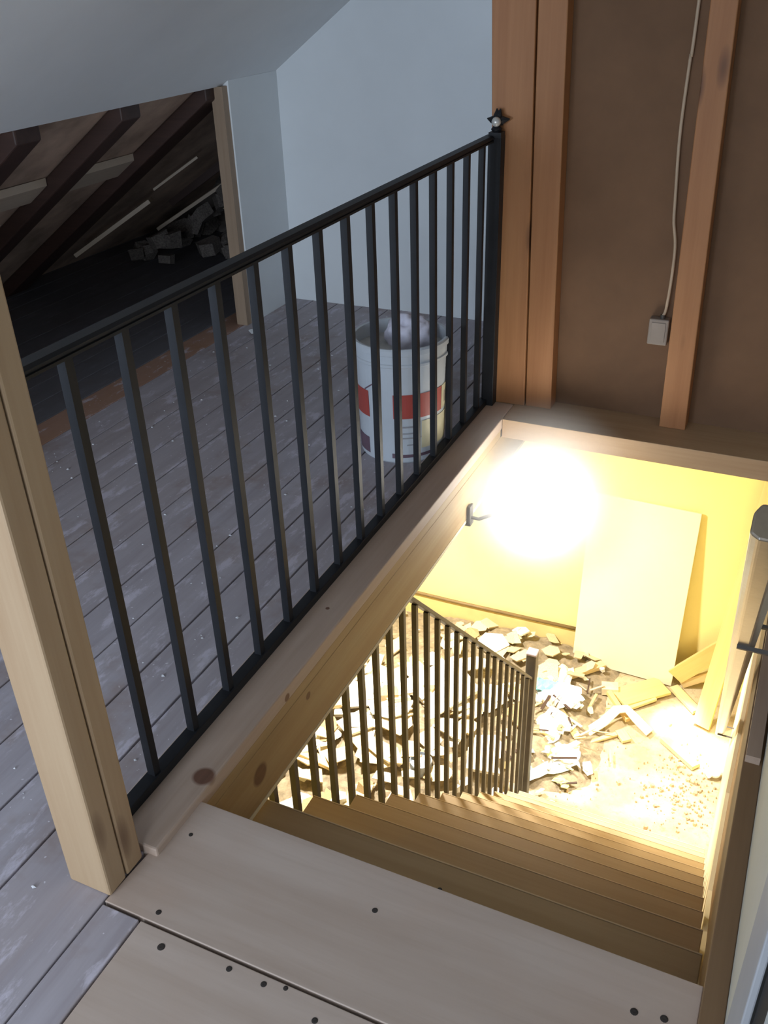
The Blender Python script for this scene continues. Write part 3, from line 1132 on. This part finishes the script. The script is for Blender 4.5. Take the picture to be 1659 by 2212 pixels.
# bent white strip
bm = BM()
path = [(0.255, 3.235), (0.33, 3.33), (0.385, 3.43), (0.44, 3.455), (0.50, 3.43), (0.60, 3.385)]
hts = [0.02, 0.05, 0.085, 0.09, 0.06, 0.015]
L_, U_ = [], []
for i, (x, y) in enumerate(path):
    a = Vector(path[max(i - 1, 0)])
    b2 = Vector(path[min(i + 1, len(path) - 1)])
    dd = (b2 - a).normalized()
    nn = Vector((-dd.y, dd.x)) * 0.032
    q = []
    for sx_, zz in ((1, 0), (-1, 0), (-1, .008), (1, .008)):
        q.append(bm.verts.new((x + sx_ * nn.x, y + sx_ * nn.y, LZ + hts[i] + zz)))
    L_.append(q)
for a, b2 in zip(L_, L_[1:]):
    for k in range(4):
        bm.faces.new([a[k], a[(k + 1) % 4], b2[(k + 1) % 4], b2[k]])
bm.faces.new(L_[0])
bm.faces.new(L_[-1][::-1])
tag(link('bent_strip', bm, M['plaster']), 'white strip bent like a bow over the rubble right of the plastic sheeting', 'strip')
# white cup on its side
t = empty('plastic_cup', (1.0, 3.2, LZ), 'small white cup lying by the right wall on the dusty floor', 'cup')
bm = BM()
ball(bm, (1.0, 3.2, LZ + 0.036), 0.034, 20, 14, (1, 1.1, 1))
sub('bowl', bm, M['bagw'], t, smooth=True)
bm = BM()
tube(bm, [(0.972, 3.185, LZ + 0.036), (0.962, 3.178, LZ + 0.036)], [0.03, 0.032], 20)
sub('rim', bm, M['bagw'], t)
# small grey bucket half hidden in the rubble
t = empty('paint_can', (-0.50, 2.46, LZ + 0.10), 'dented blue grey can in the rubble behind the stair railing', 'can')
bm = BM()
lathe(bm, [(0.0, 0.0), (0.055, 0.0), (0.06, 0.01), (0.06, 0.12), (0.063, 0.125), (0.057, 0.128), (0.054, 0.11), (0.0, 0.10)], (-0.50, 2.46, LZ + 0.10), 28)
sub('body', bm, M['blue'], t)
bm = BM()
lathe(bm, [(0.060, 0.060), (0.0625, 0.062), (0.0625, 0.068), (0.060, 0.070)], (-0.50, 2.46, LZ + 0.10), 28)
sub('ridge', bm, M['blue'], t)


def crumple(name, c, sx_, sy, hgt, seed, mat, label, rot=0.0):
    bm = BM()
    n = 7
    G = []
    for i in range(n + 1):
        row = []
        for j in range(n + 1):
            u_, v_ = i / n - .5, j / n - .5
            r = math.hypot(u_, v_) * 2
            edge = 1 - 0.25 * mnoise.noise((math.atan2(v_, u_) * 1.3 + seed, seed, 0)) * min(1, r)
            z = hgt * (0.45 * max(0, 1 - r * r) + 0.55 * abs(mnoise.noise((u_ * 5 + seed, v_ * 5, seed))) + 0.25 * abs(mnoise.noise((u_ * 13, v_ * 13 + seed, 2))))
            row.append(bm.verts.new((u_ * sx_ * edge + 0.012 * mnoise.noise((i * 3.1, j * 2.7, seed)), v_ * sy * edge + 0.012 * mnoise.noise((i * 2.3, j * 3.7, seed + 5)), z * 1.15 + 0.004)))
        G.append(row)
    for i in range(n):
        for j in range(n):
            bm.faces.new([G[i][j], G[i + 1][j], G[i + 1][j + 1], G[i][j + 1]])
    o = link(name, bm, mat, loc=c, rot=(0, 0, rot))
    md = o.modifiers.new('thick', 'SOLIDIFY')
    md.thickness = 0.002
    return tag(o, label, 'plastic sheet')


crumple('plastic_sheeting', (0.04, 3.38, LZ + 0.09), 0.26, 0.20, 0.12, 1.0, M['bagw'], 'crumpled white plastic sheet nearest the plank behind the newel', 0.4)
crumple('plastic_sheeting', (0.125, 3.40, LZ + 0.12), 0.09, 0.12, 0.05, 2.0, plain('pale_blue_sheet', (0.55, 0.85, 0.93), 0.4), 'small pale blue plastic scrap on the white sheet', 0.9)
crumple('plastic_sheeting', (-0.05, 3.42, LZ + 0.11), 0.16, 0.12, 0.08, 3.0, M['bagt'], 'teal plastic scrap between the newel and the white sheet', 0.2)
crumple('plastic_sheeting', (0.04, 3.12, LZ + 0.07), 0.26, 0.22, 0.12, 4.0, M['bagw'], 'crumpled white plastic sheet in the middle of the rubble beside the newel', 1.0)
crumple('plastic_sheeting', (0.17, 2.96, LZ + 0.04), 0.22, 0.16, 0.10, 5.0, M['bagw'], 'white plastic sheet with a raised corner at the rubble edge', 0.3)
crumple('plastic_sheeting', (0.08, 2.95, LZ + 0.06), 0.13, 0.11, 0.07, 6.0, M['bagy'], 'yellow green scrap between the two lower white sheets', 0.5)
crumple('plastic_sheeting', (0.12, 2.83, LZ + 0.03), 0.30, 0.09, 0.07, 7.0, plain('grey_blue_sheet', (0.50, 0.60, 0.62), 0.5), 'grey blue strip of sheeting lowest beside the newel foot', 0.75)
crumple('plastic_sheeting', (0.22, 2.80, LZ + 0.015), 0.10, 0.06, 0.03, 8.0, M['bagy'], 'small yellow scrap at the foot of the rubble', -0.3)
crumple('plastic_sheeting', (0.01, 3.60, LZ + 0.08), 0.10, 0.20, 0.04, 9.0, M['board'], 'cream card propped behind the newel post', 0.1)

# rubble: a mound of crumbs and its loose pieces


def heap(x, y):
    a = 0.28 * math.exp(-(((x + 0.75) / 0.62) ** 2 + ((y - 2.85) / 0.75) ** 2))
    b = 0.10 * math.exp(-(((x - 0.02) / 0.22) ** 2 + ((y - 3.15) / 0.42) ** 2))
    c = 0.09 * math.exp(-(((x + 0.35) / 0.5) ** 2 + ((y - 3.85) / 0.22) ** 2))
    f = 1.0
    if y < 2.9:
        k = max(0.0, min(1.0, (-0.04 - x) / 0.18))
        q = max(0.0, min(1.0, (y - 2.68) / 0.2))
        f = max(k, q)
    return (a + b + c) * f


bm = BM()
nx, ny = 90, 100
G = []
for i in range(nx + 1):
    row = []
    for j in range(ny + 1):
        x = -1.9 + 2.35 * i / nx
        y = 1.7 + 2.27 * j / ny
        h = heap(x, y)
        z = LZ - 0.05 + min(h * 1.2, 0.035) + h * (1 + 0.25 * mnoise.noise((x * 9, y * 9, 0))) + min(h * 6, 1) * (0.02 * mnoise.noise((x * 22, y * 22, 5)) + 0.014 * mnoise.noise((x * 55, y * 55, 5)))
        row.append(bm.verts.new((x, y, z)))
    G.append(row)
for i in range(nx):
    for j in range(ny):
        xc, yc = -1.9 + 2.35 * (i + .5) / nx, 1.7 + 2.27 * (j + .5) / ny
        if heap(xc, yc) > 0.006:
            bm.faces.new([G[i][j], G[i + 1][j], G[i + 1][j + 1], G[i][j + 1]])
bmesh.ops.delete(bm, geom=[v for v in bm.verts if not v.link_faces], context='VERTS')
o = link('rubble_heap', bm, plain('grey_brown_rubble_dust', (0.27, 0.215, 0.14), 0.9, var=0.4, scale=20, bumps=0.5, bscale=60), loc=(0, 0, LZ))
tag(o, 'heap of plaster crumbs and dust beside and behind the stair railing', 'rubble', kind='stuff')

rnd = random.Random(21)
# large slabs first
for (x, y, s, l) in ((-0.60, 2.98, 0.27, 'largest white slab in the middle of the rubble behind the stair railing'),
                     (-1.10, 2.78, 0.19, 'large white slab at the left of the rubble under the beam'),
                     (-0.95, 2.55, 0.13, 'white slab in front of the left large slab in the rubble'),
                     (-0.33, 3.08, 0.13, 'white slab just right of the largest slab in the rubble'),
                     (-0.42, 2.72, 0.12, 'white slab below the largest slab near the railing middle'),
                     (-0.22, 2.62, 0.14, 'white slab nearest the newel post behind the railing'),
                     (-0.75, 2.70, 0.12, 'white slab between the largest and the left slabs'),
                     (-0.55, 3.35, 0.12, 'white slab at the back of the rubble behind the railing')):
    chunk('plaster_slab', rnd.choice(FLATS), M['plaster'], (x, y, LZ + heap(x, y) + 0.045), s,
          (rnd.uniform(-.16, .16), rnd.uniform(-.22, .08), rnd.uniform(0, 6)), l, 'plaster slab')
for i in range(270):
    if i < 150 or i >= 210:
        x, y = rnd.gauss(-0.72, 0.42), rnd.gauss(2.8, 0.52)
        if x > -0.04 or y < 1.8 or y > 3.9 or x < -1.8:
            continue
        lab = 'broken plaster piece in the rubble behind the stair railing'
        grp = 'plaster pieces behind the stair railing'
        s = rnd.uniform(0.045, 0.13) if i < 150 else rnd.uniform(0.018, 0.04)
    elif i < 185:
        x, y = rnd.gauss(0.06, 0.13), rnd.gauss(3.15, 0.30)
        if y < 2.75 or y > 3.9 or x < -0.2:
            continue
        lab = 'broken plaster piece in the rubble right of the newel post'
        grp = 'plaster pieces right of the newel post'
        s = rnd.uniform(0.02, 0.05)
    else:
        x, y = rnd.uniform(-0.8, 0.15), rnd.uniform(3.62, 3.93)
        lab = 'broken piece on the floor along the far yellow wall'
        grp = 'broken pieces along the far wall'
        s = rnd.uniform(0.03, 0.08)
    mt = rnd.choice((M['plaster'], M['plaster'], M['cream'], M['cream'], M['tan'])) if (i < 185 or i >= 210) else M['cream']
    me = rnd.choice(FLATS) if rnd.random() < .9 else rnd.choice(LUMPS)
    chunk('plaster_piece', me, mt, (x, y, LZ + heap(x, y) + 0.02 + s * 0.12), s,
          (rnd.uniform(-.4, .4), rnd.uniform(-.4, .4), rnd.uniform(0, 6)), lab, 'plaster piece', grp)
for i, (x, y) in enumerate(((0.16, 2.60), (0.22, 2.62), (0.28, 2.60), (0.13, 2.68))):
    chunk('plaster_piece', FLATS[i], M['plaster'], (x, y, LZ + 0.025), 0.035, (0.5, 0.4, i * 1.3),
          'white plaster piece at the foot of the stairs beside the newel', 'plaster piece', 'white pieces at the stair foot')

rnd = random.Random(77)
for i in range(46):
    x, y = rnd.gauss(0.10, 0.16), rnd.gauss(3.2, 0.33)
    if x < -0.12 or x > 0.48 or y < 2.72 or y > 3.8:
        continue
    a = rnd.uniform(0, 3.14)
    L = rnd.uniform(0.05, 0.17)
    z = LZ + heap(x, y) + rnd.uniform(0.006, 0.035)
    stick('wood_splinter', (x, y, z), (x + L * math.cos(a), y + L * math.sin(a), z + rnd.uniform(-.02, .03)), rnd.uniform(.006, .02), rnd.uniform(.004, .01),
          rnd.choice((PALE['x'], ORANGE['x'], GREYW['x'], DARKW['x'])), 'thin wood splinter in the rubble right of the newel post', 'splinter', 'splinters right of the newel post')

# crumbs on the trodden floor
bm = BM()
rnd = random.Random(31)
for i in range(330):
    if i < 240:
        x, y = rnd.gauss(0.85, 0.10), rnd.gauss(3.02, 0.16)
    elif i < 420:
        x, y = rnd.gauss(0.30, 0.10), rnd.gauss(2.95, 0.30)
    else:
        x, y = rnd.uniform(0.1, 1.03), rnd.uniform(2.5, 3.8)
    if not (0.0 < x < 1.035 and 2.5 < y < 3.9):
        continue
    s = rnd.choice((0.003, 0.004, 0.005, 0.007, 0.010, 0.018))
    r0 = rnd.uniform(0, 6.28)
    vs = [bm.verts.new((x + s * math.cos(r0 + q * 1.25) * rnd.uniform(.6, 1), y + s * math.sin(r0 + q * 1.25) * rnd.uniform(.6, 1), LZ - 0.012)) for q in range(5)]
    tp = [bm.verts.new(v.co * 1.0 + Vector(((x - v.co.x) * .3, (y - v.co.y) * .3, 0.012 + s * 0.5))) for v in vs]
    bm.faces.new(tp)
    for q in range(5):
        bm.faces.new([vs[q], vs[(q + 1) % 5], tp[(q + 1) % 5], tp[q]])
o = link('floor_crumbs', bm, plain('brownish_crumbs', (0.44, 0.33, 0.19), 0.9, var=0.3, scale=30))
tag(o, 'small crumbs of plaster scattered on the dusty floor downstairs', 'crumbs', kind='stuff')

# ------------------------------------------------------------------ clamp lamp in the stairwell
GC = Vector((0.302, 1.60, -0.20))
GLOBE_R = 0.14
t = empty('clamp_lamp', (0.12, 1.486, -0.26), 'blazing white globe lamp clamped to the pine beam in the stairwell', 'lamp')
bm = BM()
box(bm, (0.088, 1.47, -0.262), (0.112, 1.502, -0.2505))
box(bm, (0.101, 1.47, -0.262), (0.110, 1.502, -0.19))
sub('clamp', bm, M['bronze'], t, bevel=0.002)
bm = BM()
tube(bm, [(0.108, 1.486, -0.235), (0.13, 1.50, -0.245), (0.17, 1.53, -0.235)], 0.006, 10)
sub('arm', bm, M['bronze'], t)
bm = BM()
ball(bm, GC, GLOBE_R, 48, 32)
sub('globe', bm, glow_mat('lamp_glow', (1.0, 0.97, 0.89), 14.5), t, smooth=True)

# added haze volume imitating lens bloom: thicker towards the globe
HR = 0.36
bm = BM()
ball(bm, (0, 0, 0), HR, 40, 28)
mt = bpy.data.materials.new('bloom_haze')
mt.use_nodes = True
nt = mt.node_tree
nt.nodes.remove(nt.nodes['Principled BSDF'])
vs = N(nt, 'ShaderNodeVolumeScatter')
tc = N(nt, 'ShaderNodeTexCoord')
ln = N(nt, 'ShaderNodeVectorMath', operation='LENGTH')
nt.links.new(tc.outputs['Object'], ln.inputs[0])
fall = math_n(nt, 'POWER', ramp(nt, ln.outputs['Value'], HR, 0.13), 1.8)
nt.links.new(math_n(nt, 'MULTIPLY', fall, 8.5), vs.inputs['Density'])
vs.inputs['Color'].default_value = (0.97, 0.98, 1.0, 1)
nt.links.new(vs.outputs[0], nt.nodes['Material Output'].inputs['Volume'])
o = link('bloom_haze', bm, mt, loc=(0, 0, 0), smooth=True)
o.location = GC
tag(o, 'white haze added for the lens bloom around the lamp in the stairwell', 'haze', kind='stuff')
